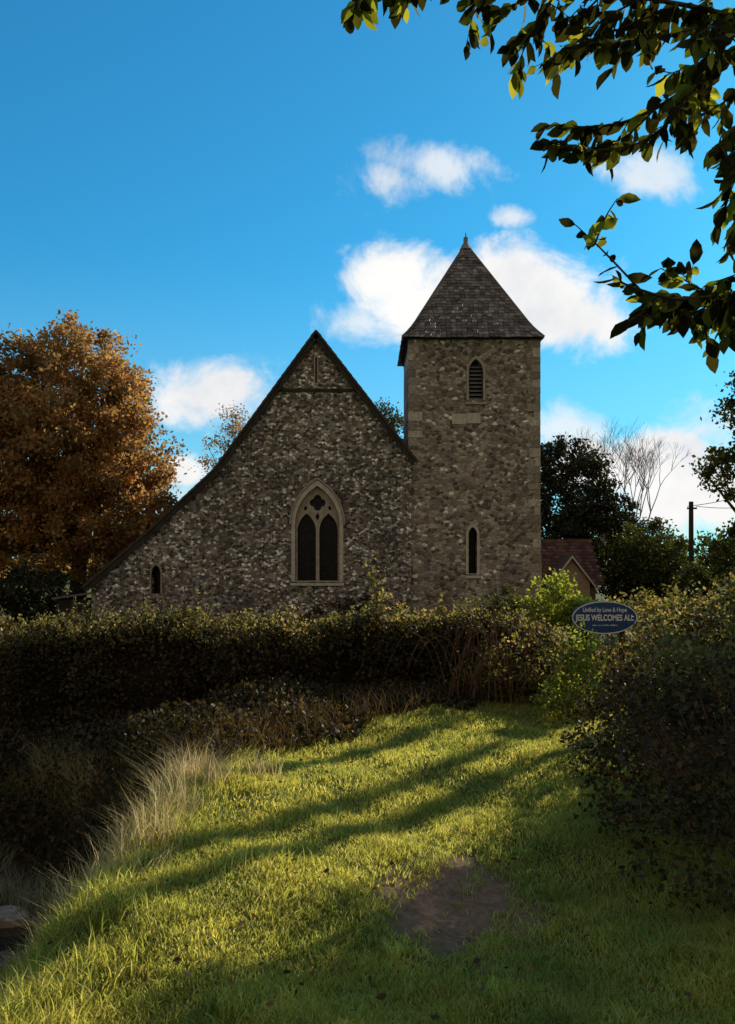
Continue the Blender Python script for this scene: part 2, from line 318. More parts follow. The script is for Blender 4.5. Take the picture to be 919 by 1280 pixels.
nc=90; cy_=3.0+rng.uniform(0,1,nc)**.7*3.9; cx_=-1.52-.22*rng.normal(size=nc)+.13*(cy_-5); chh=rng.uniform(.06,.36,nc)*(.45+.55*sst(3.2,5.6,cy_)); n=5200; i=rng.integers(0,nc,n)
xx=cx_[i]+rng.normal(size=n)*.055; yy=cy_[i]+rng.normal(size=n)*.08
blades('dry_grass',xx,yy,chh[i]*rng.uniform(.4,1.3,n),np.full(n,.0022),drym,lean=1.0,label='tall dry buff grass along the edge of the ditch')
n=22000; cx_=rng.uniform(-2.4,-1.0,220); cy_=rng.uniform(2.8,7.8,220); i=rng.integers(0,220,n); xx=cx_[i]+rng.normal(size=n)*.08; yy=cy_[i]+rng.normal(size=n)*.08
blades('bank_weeds',xx,yy,rng.uniform(.03,.14,n),np.full(n,.003),grassm,lean=1.2,label='green weeds down the near side of the ditch')
n=6000; cx_=rng.uniform(-5.0,-2.5,22); cy_=rng.uniform(6.8,9.2,22); i=rng.integers(0,22,n); xx=cx_[i]+rng.normal(size=n)*.09; yy=cy_[i]+rng.normal(size=n)*.09
blades('ditch_grass',xx,yy,rng.uniform(.1,.5,n),np.full(n,.003),drym,lean=.8,label='scattered dry tufts on the far side of the ditch')
n=150000; xx=rng.uniform(-9,2.1,n); yy=rng.uniform(6.0,10.4,n); k=(yy>yb(xx)+.35+.25*np.sin(xx*5)+.15*np.sin(xx*11))&((dditch(xx,yy)>.5)|(xx>-1.5)); xx,yy=xx[k],yy[k]
ub=np.clip((yy-yb(xx)-.3)/1.6,0,1); zz=g(xx,yy)+rng.uniform(0,1,len(xx))**1.3*(.10+.40*ub*(.55+.45*np.sin(xx*2.1+np.sin(yy*3))*np.sin(yy*2.7+xx)))
o=leaves('undergrowth',np.stack([xx,yy,zz],1),.052,hedgem,None); tag(o,'low dark undergrowth between the ditch and the hedge','undergrowth',kind='stuff')  # real plants; dark colour and outer line also stand in for the hedge's shadow
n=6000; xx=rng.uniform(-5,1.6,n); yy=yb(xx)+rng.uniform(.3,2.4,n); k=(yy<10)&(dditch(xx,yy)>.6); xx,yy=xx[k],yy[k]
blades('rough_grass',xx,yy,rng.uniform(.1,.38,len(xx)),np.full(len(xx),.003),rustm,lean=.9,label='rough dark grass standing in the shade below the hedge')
n=9000; yy=rng.uniform(2.3,8.5,n); xx=rng.uniform(-.4,.45,n)*yy; k=(dditch(xx,yy)>1.1)&(rng.uniform(size=n)<.06); xx,yy=xx[k],yy[k]
P=np.stack([xx,yy,g(xx,yy)+.04],1); A=unit(len(xx)); A[:,2]*=.25
o=leaves('fallen_leaves',P,.032,rustm,None,A=A,full=True,aspect=1.3); tag(o,'fallen brown leaves scattered on the turf','leaves',kind='stuff')
stonem=noisemat('wet_stone',(.12,.095,.07),(.42,.35,.27),scale=6,bump=.6); stoned=noisemat('dark_wet_stone',(.05,.04,.03),(.18,.135,.10),scale=6,bump=.6)
for (u,v,yy_,w_,d_,sm_,lab) in ((2,1112,7.0,.26,.15,stonem,'flat pale topped stone at the far left edge of the ditch'),(60,1118,6.8,.16,.10,stoned,'narrow brown stone in the ditch, right of the pale edge stone'),(8,1172,6.1,.2,.16,stoned,'dark low stone in the ditch nearest the camera')):
    a=at(u,v,yy_); g0=max(gf(a.x,yy_),-1.27); zt_=g0+.075; zb_=g0-.12; st=MB(); n_=13; base=[(a.x+w_*math.cos(2*math.pi*k/n_)*random.uniform(.75,1.1),yy_+d_*math.sin(2*math.pi*k/n_)*random.uniform(.75,1.1)) for k in range(n_)]
    st.V=[(x,y,zb_) for x,y in base]+[(x,y,zt_-.02*random.uniform(.8,1.3)) for x,y in base]+[(a.x+(x-a.x)*.86,yy_+(y-yy_)*.86,zt_+random.uniform(-.004,.004)) for x,y in base]
    for r_ in range(2):
        for k in range(n_): k2=(k+1)%n_; st.F.append((r_*n_+k,r_*n_+k2,(r_+1)*n_+k2,(r_+1)*n_+k))
    st.F.append(tuple(range(2*n_,3*n_))); tag(st.build('stone',sm_),lab,'stone','stones in the ditch')
# ---------------------------------------------------------------- church
GZ=-.9; Y0=31.0
def lancet(cx,z0,zs,w,rise=None,n=9):
    rise=rise or .866*w; pts=[(cx-w/2,z0),(cx+w/2,z0)]
    R=(w*w/4+rise*rise)/w
    for i in range(n+1):
        z=zs+rise*math.sin(math.pi/2*i/n); q=math.sqrt(max(R*R-(z-zs)**2,0))-(R-w/2); pts.append((cx+max(q,0),z))
    for i in range(n-1,-1,-1):
        z=zs+rise*math.sin(math.pi/2*i/n); q=math.sqrt(max(R*R-(z-zs)**2,0))-(R-w/2); pts.append((cx-max(q,0),z))
    return pts
church=thing('church','flint village church with steep gable, long catslide roof and square tower with pyramid roof','church',(-1.8,Y0,GZ))
ex=(397-CX)/F*Y0; wy=Y0-.1; EW=1.56
Lc=((196-CX)/F*Y0,.40,1.15,.32)
outer=[(-9.7,GZ-.3),(1.52,GZ-.3),(1.52,5.12),(-1.8,9.42),(-5.3,4.58),(-9.7,.8)]
mb=MB(); mb.plate(outer,[lancet(ex,.84,2.85,EW),lancet(*Lc)],wy,wy+.6)
mb.box(-9.7,-9.2,wy+.6,48,GZ-.3,.7); mb.box(.9,1.45,35.2,48,GZ-.3,5.0)
mb.plate(list(outer),[],48,48.5)
mb.build('gable_wall',flint,church)
def window(lan,frame_w,y,name='window',sill=True,fy=.03,mat=dress):
    cx,z0,zs,w=lan; fo=lancet(cx,z0,zs,w+2*frame_w,(.866*w)+frame_w*1.5); fi=lancet(cx,z0+.001,zs,w,None)
    fo[0]=(fo[0][0],z0-.001); fo[1]=(fo[1][0],z0-.001)
    mb=MB(); mb.plate(fo,[[(x,max(z,z0+.02)) for x,z in fi]],y-fy,y+.12); wn=mb.build(name,mat,church)
    mb=MB(); mb.plate(lancet(cx,z0-.02,zs,w+.06),[],y+.40,y+.43); mb.build('glass',glass,wn)
    if sill:
        mb=MB(); mb.hexa([(cx-w/2-frame_w-.03,y-.07,z0-.14),(cx+w/2+frame_w+.03,y-.07,z0-.14),(cx+w/2+frame_w+.03,y+.3,z0-.14),(cx-w/2-frame_w-.03,y+.3,z0-.14),
          (cx-w/2-frame_w-.03,y-.07,z0-.06),(cx+w/2+frame_w+.03,y-.07,z0-.06),(cx+w/2+frame_w+.03,y+.3,z0-.004),(cx-w/2-frame_w-.03,y+.3,z0-.004)]); mb.build('sill',mat,wn)
    return wn
ew=window((ex,.84,2.85,EW),.13,wy,mat=dress)
hm=MB(); a1=lancet(ex,2.7,2.85,EW+.34,.866*EW+.25)[2:]; hm.tube([(x,wy-.05,z) for x,z in a1],.03,6); hm.build('hood_mould',dress2,ew)
q=[]
for k in range(40):
    th=2*math.pi*k/40; ph=(th+math.pi/4)%(math.pi/2)-math.pi/4; r=.145*math.cos(ph)+math.sqrt(.135**2-(.145*math.sin(ph))**2); q.append((ex+r*math.cos(th),3.62+r*math.sin(th)))
hl=lancet(ex-.385,.87,2.62,.65,.62); hr=lancet(ex+.385,.87,2.62,.65,.62)
ey=[(ex,2.98),(ex+.075,3.14),(ex,3.27),(ex-.075,3.14)]
ss=[[(ex+s*.40,3.36),(ex+s*.50,3.36),(ex+s*.44,3.52),(ex+s*.36,3.46)][::s] for s in (-1,1)]
mb=MB(); mb.plate(lancet(ex,.845,2.85,EW-.005),[hl,hr,q,ey]+ss,wy+.16,wy+.28); mb.build('tracery',dress2,ew)
mb=MB()
for s in (-1,1):
    for k in range(6): mb.box(ex+s*.385-.3,ex+s*.385+.3,wy+.37,wy+.385,1.1+k*.29,1.112+k*.29)
mb.build('glazing_bars',darktim,ew)
window(Lc,.06,wy,sill=True,mat=noisemat('brown_stone_frame',(.20,.15,.11),(.38,.31,.24),scale=9))
mb=MB(); zb=7.5; mb.box(-1.8-1.4,-1.8+1.4,wy-.06,wy-.002,zb,zb+.11); mb.build('gable_band',darktim,church)
mb=MB(); mb.plate(lancet(-1.8,7.75,8.7,.15),[lancet(-1.8,7.8,8.68,.07)],wy-.04,wy-.001); gs=mb.build('slit_frame',dress2,church)
mb=MB(); mb.plate(lancet(-1.8,7.76,8.68,.10),[],wy-.02,wy-.003); mb.build('slit_louvre',darktim,gs)
prof=[(-9.98,.62),(-7.6,2.68),(-5.35,4.78),(-1.8,9.62),(1.72,5.08)]
mb=MB()
for (xa,za),(xb,zb_) in zip(prof[:-1],prof[1:]):
    L_=math.hypot(xb-xa,zb_-za); nxn,nzn=-(zb_-za)/L_,(xb-xa)/L_
    rows=int(L_/.28)
    for r_ in range(rows):
        t0=r_/rows; t1=(r_+1)/rows; flip=(za>zb_)
        lo_,hi_=(t0,t1) if not flip else (t1,t0)
        def pp(t,o_): return (xa+(xb-xa)*t+nxn*o_, za+(zb_-za)*t+nzn*o_)
        p0=pp(lo_,-.04); p1=pp(hi_,-.04); p2=pp(hi_,.030); p3=pp(lo_,.043)
        ya,yb_=Y0-.3,48.7
        mb.hexa([(p0[0],ya,p0[1]),(p0[0],yb_,p0[1]),(p1[0],yb_,p1[1]),(p1[0],ya,p1[1]),(p3[0],ya,p3[1]),(p3[0],yb_,p3[1]),(p2[0],yb_,p2[1]),(p2[0],ya,p2[1])])
roof=mb.build('nave_roof',noisemat('dark_roof_tile',(.03,.024,.02),(.09,.07,.055),scale=10),church)
mb=MB()
for (xa,za),(xb,zb_) in zip(prof[:-1],prof[1:]):
    L_=math.hypot(xb-xa,zb_-za); nxn,nzn=-(zb_-za)/L_,(xb-xa)/L_
    a_=(xa-nxn*.2,za-nzn*.2); b2=(xb-nxn*.2,zb_-nzn*.2); c_=(xb-nxn*.045,zb_-nzn*.045); d_=(xa-nxn*.045,za-nzn*.045)
    ya,yb_=Y0-.26,Y0-.18
    mb.hexa([(a_[0],ya,a_[1]),(b2[0],ya,b2[1]),(b2[0],yb_,b2[1]),(a_[0],yb_,a_[1]),(d_[0],ya,d_[1]),(c_[0],ya,c_[1]),(c_[0],yb_,c_[1]),(d_[0],yb_,d_[1])])
mb.build('bargeboard',darktim,roof)
# tower
TX0,TX1,TY0,TY1=1.45,6.08,Y0,Y0+4.2; TZ=9.5
up=((595-CX)/F*Y0,7.22,8.25,.5); lo=((591-CX)/F*Y0,1.1,2.5,.30)
mb=MB(); mb.plate([(TX0,GZ-.3),(TX1+.06,GZ-.3),(TX1+.05,1.0),(TX1,3.0),(TX1,TZ),(TX0,TZ)],[lancet(*up),lancet(*lo)],TY0,TY0+.7)
mb.box(TX0,TX0+.7,TY0+.7,TY1,GZ-.3,TZ); mb.box(TX1-.7,TX1,TY0+.7,TY1,GZ-.3,TZ); mb.box(TX0+.7,TX1-.7,TY1-.7,TY1,GZ-.3,TZ)
tower=mb.build('tower_wall',rag,church)
for (xe,s) in ((TX0,1),(TX1,-1)):
    mb=MB(); z=GZ if s<0 else 5.62; k=0
    while z<TZ-.2:
        h_=min(random.uniform(.22,.34),TZ-z-.02)
        w_=(.42 if k%2 else .24)+random.uniform(-.07,.07); off=.010+.003*(k%2)
        xo=xe-s*off+(.05 if (s==-1 and z<1.5) else (.02 if s==-1 and z<3 else 0))
        xa,xb=sorted((xo,xe+s*w_)); dpt=(.28 if k%2 else .48)
        mb.box(xa,xb,TY0-off,TY0+.02,z,z+h_-.015)
        xa,xb=sorted((xo,xe+s*.02)); mb.box(xa,xb,TY0+.021,TY0+dpt,z,z+h_-.015)
        z+=h_; k+=1
    mb.build('quoins',quoinm,tower)
wu=window(up,.08,TY0,mat=dress2)
mb=MB()
for k in range(9):
    z=7.28+k*.14; mb.hexa([(up[0]-.24,TY0+.16,z),(up[0]+.24,TY0+.16,z),(up[0]+.24,TY0+.34,z+.11),(up[0]-.24,TY0+.34,z+.11),(up[0]-.24,TY0+.16,z+.02),(up[0]+.24,TY0+.16,z+.02),(up[0]+.24,TY0+.34,z+.13),(up[0]-.24,TY0+.34,z+.13)])
mb.build('louvre',lead,wu)
window(lo,.09,TY0,mat=dress)
mb=MB(); a=at(583,523,Y0); mb.box(a.x-.5,a.x+.0,TY0-.02,TY0+.05,a.z-.2,a.z+.16); mb.box(a.x+.012,a.x+.5,TY0-.024,TY0+.05,a.z-.17,a.z+.19); mb.build('pale_stone_block',dress,tower)
mb=MB(); mb.box(TX0-.06,TX1+.04,TY0-.06,TY0-.004,TZ-.14,TZ-.0); mb.box(TX0-.06,TX0-.004,TY0-.003,TY1+.06,TZ-.14,TZ); mb.build('eaves_board',darktim,tower)
cxp,cyp=(TX0+TX1)/2-.07,(TY0+TY1)/2; ZA=13.50; hwx,hwy=(TX1-TX0)/2+.11,(TY1-TY0)/2+.2; ze=TZ-.1
def hw(t):
    s=(1-t)
    return s*.955+(.045*max(0,1-t/.16)**2 if t<.16 else 0)
NC=32; mb=MB()
for fidx in range(4):
    for c_ in range(NC):
        t0=c_/NC; t1=min((c_+1.15)/NC,1)
        ax=(hwx if fidx%2==0 else hwy); ay=(hwy if fidx%2==0 else hwx)
        w0=hw(t0)*ax*1.02; w1=hw(t1)*ax*1.02; o0=hw(t0)*ay*1.02; o1=hw(t1)*ay*1.02; z0=ze+(ZA-ze)*t0; z1=ze+(ZA-ze)*t1
        nt_=max(1,int(round(2*w0/.19)))
        for k in range(nt_):
            sh=.5*(c_%2)/nt_; e0=max(0,k/nt_-sh+.002); e1=min(1,(k+1)/nt_-sh-.002) if not(k==nt_-1) else 1
            if e1<=e0: continue
            li=random.uniform(.0,.010); dz=random.uniform(-.02,.012)
            def pt(e,w,o_,z,lift):
                u=-w+2*w*e; d_=o_+lift
                if fidx==0: return (cxp+u,cyp-d_,z)
                if fidx==1: return (cxp+d_,cyp+u,z)
                if fidx==2: return (cxp-u,cyp+d_,z)
                return (cxp-d_,cyp-u,z)
            mb.hexa([pt(e0,w0,o0,z0+dz,.0),pt(e1,w0,o0,z0+dz,.0),pt(e1,w1,o1,z1,-.03),pt(e0,w1,o1,z1,-.03),
                     pt(e0,w0,o0,z0+dz,.025+li),pt(e1,w0,o0,z0+dz,.025+li),pt(e1,w1,o1,z1,.0),pt(e0,w1,o1,z1,.0)])
troof=mb.build('tower_roof',tilem,church)
mb=MB()
for sx in (-1,1):
    for sy in (-1,1):
        mb.tube([(cxp+sx*hw(t)*hwx*1.025,cyp+sy*hw(t)*hwy*1.025,ze+(ZA-ze)*t+.02) for t in [0,.05,.1,.16,.4,.7,.99]],.03,5)
mb.build('hip_ridge',tilem,troof)
mb=MB(); mb.tube([(cxp,cyp,ZA-.25),(cxp,cyp,ZA-.02),(cxp,cyp,ZA+.02),(cxp,cyp,ZA+.22),(cxp,cyp,ZA+.24),(cxp,cyp,ZA+.42)],[.24,.12,.09,.09,.03,.012],10); mb.build('finial',lead,troof)
# ---------------------------------------------------------------- outbuilding right
ob=thing('outbuilding','low outbuilding with brown clay tile roof right of the church tower','building',(10,44,GZ))
brickm=noisemat('brown_brick',(.10,.06,.045),(.20,.12,.085),scale=6); pinkm=noisemat('pale_render',(.26,.17,.125),(.40,.28,.21),scale=5)
mb=MB(); mb.box(8.3,11.2,43.2,48,GZ-.3,.5); mb.build('wall',brickm,ob)
mb=MB()
for r_ in range(14):
    for k in range(17):
        t0=r_/14; t1=(r_+1.1)/14; x0=8.1+k*.2+(.1 if r_%2 else 0)
        z0=.35+t0*2.3; z1=.35+t1*2.3; y0_=42.9+t0*2.6; y1_=42.9+t1*2.6; j=random.uniform(0,.02)
        mb.hexa([(x0,y0_,z0),(x0+.19,y0_,z0),(x0+.19,y1_,z1-.03),(x0,y1_,z1-.03),(x0,y0_,z0+.04+j),(x0+.19,y0_,z0+.04+j),(x0+.19,y1_,z1),(x0,y1_,z1)])
mb.hexa([(8.1,48,.3),(11.6,48,.3),(11.6,45.5,2.6),(8.1,45.5,2.6),(8.1,48.05,.35),(11.6,48.05,.35),(11.6,45.5,2.7),(8.1,45.5,2.7)])
mb.build('roof',redtile,ob)
mb=MB(); px=at(714,700,42).x; mb.plate([(px-.9,GZ-.3),(px+.9,GZ-.3),(px+.9,.55),(px,1.65),(px-.9,.55)],[],42,43.2); po=mb.build('porch',pinkm,ob)
mb=MB()
for s in (-1,1): mb.hexa([(px+s*1.1,41.8,.28),(px,41.8,1.68),(px,43.9,1.68),(px+s*1.1,43.9,.28),(px+s*1.1,41.8,.42),(px,41.8,1.84),(px,43.9,1.84),(px+s*1.1,43.9,.42)])
mb.build('porch_roof',redtile,po)
mb=MB()
for s in (-1,1): mb.hexa([(px+s*1.12,41.72,.26),(px,41.72,1.70),(px,41.79,1.70),(px+s*1.12,41.79,.26),(px+s*1.12,41.72,.36),(px,41.72,1.82),(px,41.79,1.82),(px+s*1.12,41.79,.36)])
mb.build('bargeboard',noisemat('pale_board',(.45,.38,.30),(.62,.54,.44),scale=5),po)
mb=MB(); sh=thing('shed','small dark shed at the left foot of the church wall','shed',(-10.8,33,GZ))
mb.box(-11.4,-10.2,32.4,34,GZ-.2,.15); mb.build('shed_wall',darktim,sh); mb=MB(); mb.hexa([(-11.55,32.2,.15),(-10.1,32.2,.36),(-10.1,34.2,.36),(-11.55,34.2,.15),(-11.55,32.2,.22),(-10.1,32.2,.43),(-10.1,34.2,.43),(-11.55,34.2,.22)]); mb.build('shed_roof',tilem,sh)
# ---------------------------------------------------------------- trees
tree('autumn_tree','large rounded tree in golden brown autumn leaf left of the church','tree',-13.2,40,
  [((-13.4,40,8.2),(3.5,4,4.3)),((-10.9,39.2,4.5),(2.5,3,3.0)),((-16.6,39.5,5.8),(3.2,3.5,5)),((-13,39,3.2),(4,3,3)),((-11.4,39.5,8.4),(2.1,2.4,2.5)),((-15.3,39.5,9.7),(2.0,2,1.8)),((-9.6,38.6,2.8),(1.7,2,2.0)),((-10.3,39,6.2),(1.8,2,1.9)),((-13.4,38.5,6.5),(3.0,3,3.6))],1050,100,.5,.19,oakm,tr=.4,nb=26,shell=.5)
tree('roadside_tree','brownish tree at the far left edge, lower than the autumn tree','tree',-19,37,[((-19,37,4),(3,3,3.5)),((-18,36,1.5),(2.5,2,2))],260,90,.6,.2,oakm,tr=.3)
shrub('dark_bush','dark bush in shadow under the autumn tree','bush',-12.4,34,[((-12.6,34,.1),(1.5,1.2,1.3)),((-15,34,.2),(2,1.3,1.5))],160,70,.4,.14,yewm,sr=.02)
a=at(290,545,56); tree('small_tree','thin yellowing tree rising behind the catslide roof','tree',a.x,56,[((a.x+.3,56,a.z-.1),(1.3,1.3,2.3)),((a.x-.9,56,a.z-1.6),(1.0,1,1.8)),((a.x+1.3,56,a.z-1.3),(1.2,1,1.8))],110,34,.5,.16,oakm,tr=.12,nb=60,fork=.75)
a=at(487,530,56); tree('evergreen_tree','dark tree showing in the gap between gable and tower','tree',a.x,56,[((a.x,56,a.z-1.2),(1.4,1.4,2.7))],110,70,.45,.17,greenm,tr=.15)
a=at(715,600,50); tree('yew_tree','dark broad yew tree right behind the tower','tree',a.x,50,
 [((a.x,50,5.3),(2.6,2.4,3.2)),((a.x+1.8,50,3.2),(2.2,2,2.6)),((a.x-1.2,50,7.2),(1.3,1.3,1.9)),((a.x-1.5,49,3),(2,2,2.6)),((a.x+3.2,50,2),(1.3,1.5,1.7))],370,80,.5,.2,yewm,tr=.35)
a=at(812,690,46); tree('rounded_tree','dark green rounded tree beside the telegraph pole','tree',a.x,46,[((a.x,46,1.4),(2.1,2,2.3)),((a.x-1.2,46,.8),(1.6,1.5,2)),((a.x+1.2,46,.7),(1.2,1.5,1.9))],260,80,.42,.16,greenm,tr=.2)
a=at(778,640,58); root=thing('bare_tree','leafless pale tree standing behind the dark yew','tree',(a.x,58,GZ)); mb=MB()
def grow(p,d,l,r,lev):
    q=p+d*l; mb.tube([p,p.lerp(q,.5)+Vector((random.uniform(-.05,.05),0,random.uniform(0,.05)))*l,q],[r,r*.85,r*.7],4)
    if lev==0: return
    for k in range(random.choice((2,3,3))):
        nd_=(d+Vector((random.uniform(-.65,.65),random.uniform(-.5,.5),random.uniform(-.05,.5)))).normalized(); grow(q,nd_,l*random.uniform(.62,.82),r*.62,lev-1)
random.seed(11)
for k in range(3): grow(Vector((a.x+(k-1)*.5,58,GZ)),Vector(((k-1)*.18,0,1)).normalized(),3.4,.10,6)
mb.build('trunk',noisemat('pale_bark',(.16,.12,.10),(.30,.25,.21),scale=8),root)
shrub('clipped_hedge','dark clipped hedge block under the telegraph pole','hedge',at(868,725,38).x,38,[((at(868,725,38).x,38,.1),(.85,.9,1.25))],140,90,.25,.1,greenm,sr=.02)
P,_=cloudpts([((x,95+random.uniform(-8,8),1.5),(5,4,random.uniform(2.5,5))) for x in range(-70,90,7)],900,60,1.3,.5); o=leaves('far_treeline',P,.7,greenm,None); tag(o,'far off belt of trees along the horizon','trees',kind='stuff')
tree('edge_tree','tall dark tree entering the right edge beyond the telegraph pole','tree',17.0,36,[((16.4,36,8.2),(2.0,2,2.2)),((16.2,36,5.4),(2.7,2,1.4)),((17.5,36,3.5),(2.4,2,2)),((15.6,36,1.6),(1.6,2,1.6))],330,80,.42,.18,greenm,tr=.3,nb=30)
# unseen trees added outside the right edge to shade the bank
tree('roadside_tree','unseen leafy tree added just outside the right edge to shade the near grass','tree',5.2,8.8,[((5.2,8.9,2.9),(1.0,1.1,1.2)),((5.0,8.0,2.4),(.9,.9,.9)),((5.8,9.2,4.0),(1.1,1.1,1.0))],380,60,.16,.09,greenm,tr=.1,nb=24)
for (x,y,h_,w_,lab) in ((6.75,13.3,6.2,.10,'unseen slim tree added for its shadow beyond the right edge, nearest of the three'),(7.55,15,7.0,.08,'unseen slim tree added for its shadow beyond the right edge, middle one of the three'),(7.3,16.2,7.2,.06,'unseen slim tree added for its shadow beyond the right edge, farthest of the three')):
    tree('shadow_tree',lab,'tree',x,y,[((x,y,h_-1.3),(w_,w_,1.4)),((x+.1,y,h_-3.4),(w_,w_,.5))],90,36,.08,.07,greenm,tr=.05,nb=10,fork=1.2)  # thin leaf columns shaped to lay shadow streaks on the lawn
# ---------------------------------------------------------------- telegraph pole
a=at(864,627,40); tp=thing('telegraph_pole','wooden telegraph pole with wires beyond the dark hedge','pole',(a.x,40,GZ))
mb=MB(); mb.tube([(a.x,40,GZ-.3),(a.x,40,a.z)],[.13,.10],10); mb.build('pole',bark,tp)
mb=MB(); mb.box(a.x-.22,a.x+.22,39.86,39.93,a.z-.35,a.z-.27)
mb.build('crossarm',darktim,tp)
for (s,du) in ((-.2,-24),(.2,8)):
    mb=MB(); e_=at(1010,627+du-20,52); st=Vector((a.x+s,39.9,a.z-.22)); pts=[]
    for i in range(13):
        t=i/12; q=st.lerp(e_,t); q.z-=1.6*t*(1-t)*(1.0); pts.append(q)
    mb.tube(pts,.018,4); mb.build('wire',darktim,tp)
# ---------------------------------------------------------------- hedge
def htop(x): return .84+.06*np.sin(x*1.9)+.04*np.sin(x*5.3+1)+.035*np.sin(x*11)-.33*sst(2.0,2.6,x)+.06*np.exp(-((x+.1)/.7)**2)
def hyc(x): return 10.5+.12*np.sin(x*.7)
hd=thing('hedge','long dark hedge with sunlit brown top running in front of the church','hedge',(0,10.5,gf(0,10.5)))
def hedgepts(n,x0,x1,inn=.75,hwid=.6,per=26,sp=(.09,.07,.05)):
    nc=n//per; xc=rng.uniform(x0,x1,nc); ph=rng.uniform(0,np.pi,nc); rr_=rng.uniform(inn,1.03,nc)
    c_,s_=np.cos(ph),np.sin(ph); cp=np.sign(c_)*np.abs(c_)**.55; sp_=s_**.55
    yv=hyc(xc)+cp*hwid*rr_*(1+.2*np.sin(xc*3.3)+.15*np.sin(xc*7.7)); zg=g(xc,yv); zv=zg+(htop(xc)-zg)*sp_*rr_
    C=np.stack([xc,yv,zv],1); P=np.repeat(C,per,0)+rng.normal(size=(nc*per,3))*np.array(sp)
    return P[P[:,2]>g(P[:,0],P[:,1])]
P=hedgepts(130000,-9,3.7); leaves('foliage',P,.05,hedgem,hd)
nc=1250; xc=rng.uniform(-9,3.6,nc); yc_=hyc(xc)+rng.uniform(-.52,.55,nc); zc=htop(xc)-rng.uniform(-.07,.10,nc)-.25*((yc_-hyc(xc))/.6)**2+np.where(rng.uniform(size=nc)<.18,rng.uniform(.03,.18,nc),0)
P=np.repeat(np.stack([xc,yc_,zc],1),24,0)+rng.normal(size=(nc*24,3))*np.array([.06,.05,.035]); leaves('sunlit_tone_leaves',P,.042,topm,hd)
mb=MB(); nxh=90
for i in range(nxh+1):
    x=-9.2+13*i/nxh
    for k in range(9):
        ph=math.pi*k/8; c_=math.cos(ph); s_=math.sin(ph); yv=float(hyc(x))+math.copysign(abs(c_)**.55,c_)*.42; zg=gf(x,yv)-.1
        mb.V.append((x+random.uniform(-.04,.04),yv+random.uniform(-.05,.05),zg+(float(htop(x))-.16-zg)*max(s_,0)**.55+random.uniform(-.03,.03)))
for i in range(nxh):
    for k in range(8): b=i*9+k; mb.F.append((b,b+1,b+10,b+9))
mb.build('dark_core_hull',noisemat('hedge_core',(.012,.009,.006),(.03,.022,.014),scale=20,bump=1),hd)  # solid dark hull added inside the hedge to block light
mb=MB(); SP=[]
for k in range(620):
    x=random.uniform(-8.8,3.4); yv=float(hyc(x))+random.uniform(-.6,.5); z=float(htop(x))-random.uniform(.1,.3); l=random.uniform(.12,.38)*(1.7 if random.random()<.2 else 1)
    d_=Vector((random.uniform(-.6,.6),random.uniform(-.5,.3),1)).normalized(); bnd=Vector((random.uniform(-.2,.2),0,-.1))
    p0=Vector((x,yv,z)); e=p0+d_*l+bnd*l; mb.tube([p0,p0+d_*l*.5,e],[.0035,.003,.0015],3)
    if random.random()<.6:
        for t in (.5,.65,.8,.92,1): SP.append(tuple(p0.lerp(e,t)))
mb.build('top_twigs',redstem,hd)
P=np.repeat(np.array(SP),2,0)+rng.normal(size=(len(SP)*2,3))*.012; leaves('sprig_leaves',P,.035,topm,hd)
shrub('bramble_bush','tangled rusty bramble bush where the hedge meets the grass','bramble',2.2,9.6,[((1.9,9.75,.3),(.75,.45,.45)),((2.9,9.8,.2),(.8,.4,.38)),((1.3,9.95,.25),(.5,.35,.4)),((2.5,9.25,.44),(.55,.13,.30)),((2.85,9.2,.45),(.4,.12,.30))],380,26,.13,.045,topm,ns=0)
mb=MB(); rb=bpy.data.objects['bramble_bush']
for k in range(130):
    x=random.uniform(.8,3.3); y=random.uniform(9.2,10.1); z=gf(x,y); hgt=random.uniform(.45,1.08) if x<2.0 else random.uniform(.25,.55); sp_=random.uniform(-.7,.7) if x<2 else random.uniform(-.2,.5); fy_=random.uniform(-.5,.1)
    mb.tube([(x+sp_*t,y+fy_*t,z+hgt*(1-(1.25*t-.75)**2/.5625)*1.0) for t in [0,.15,.3,.45,.6,.75,.9,1.0]],[.005,.005,.004,.004,.0035,.003,.0025,.002],4)
mb.build('arching_stems',redstem,rb)
shrub('sapling','bright yellow green sapling at the end of the grass path','plant',2.0,8.7,[((2.1,8.8,.40),(.3,.25,.42)),((2.12,8.85,.78),(.14,.15,.22)),((1.95,8.8,.2),(.3,.25,.25))],130,13,.09,.05,brightm,ns=40,sr=.005,full=True,shell=.1)
# right bushes
th_=shrub('thicket','tall shadowed thicket of bare stems and leaves filling the right foreground','bush',2.6,5.4,
  [((2.25,5.3,.35),(1.0,1.2,.75)),((3.3,6.9,.5),(1.4,1.5,.9)),((3.0,4.5,.35),(1.3,1.0,.8)),((1.9,4.45,.15),(.68,.75,.5)),((2.4,3.9,.1),(.9,.6,.45)),((2.3,6.6,.3),(.8,1,.55))],1300,34,.14,.038,hedgem,ns=1000,sr=.006,smat=redstem,shell=.5)
P,_=cloudpts([((2.4,5.7,.95),(.7,.8,.18)),((3.4,6.9,1.2),(1.2,1.3,.25)),((3.3,4.8,1.05),(1.0,.8,.2))],280,24,.12,.1); leaves('sunlit_tone_leaves',P,.042,topm,th_)  # lighter leaf tone on the thicket top; sunlight put into the colour
shrub('hawthorn_bush','sunlit leafy bush on the right beneath the edge tree','bush',4.5,9.3,[((4.6,9.6,.6),(1.3,1.1,1.0)),((3.8,9.4,.35),(.7,.7,.6)),((5.4,9.8,1.0),(1.2,1.2,1.1))],560,50,.14,.05,topm,ns=200,sr=.007,shell=.55)
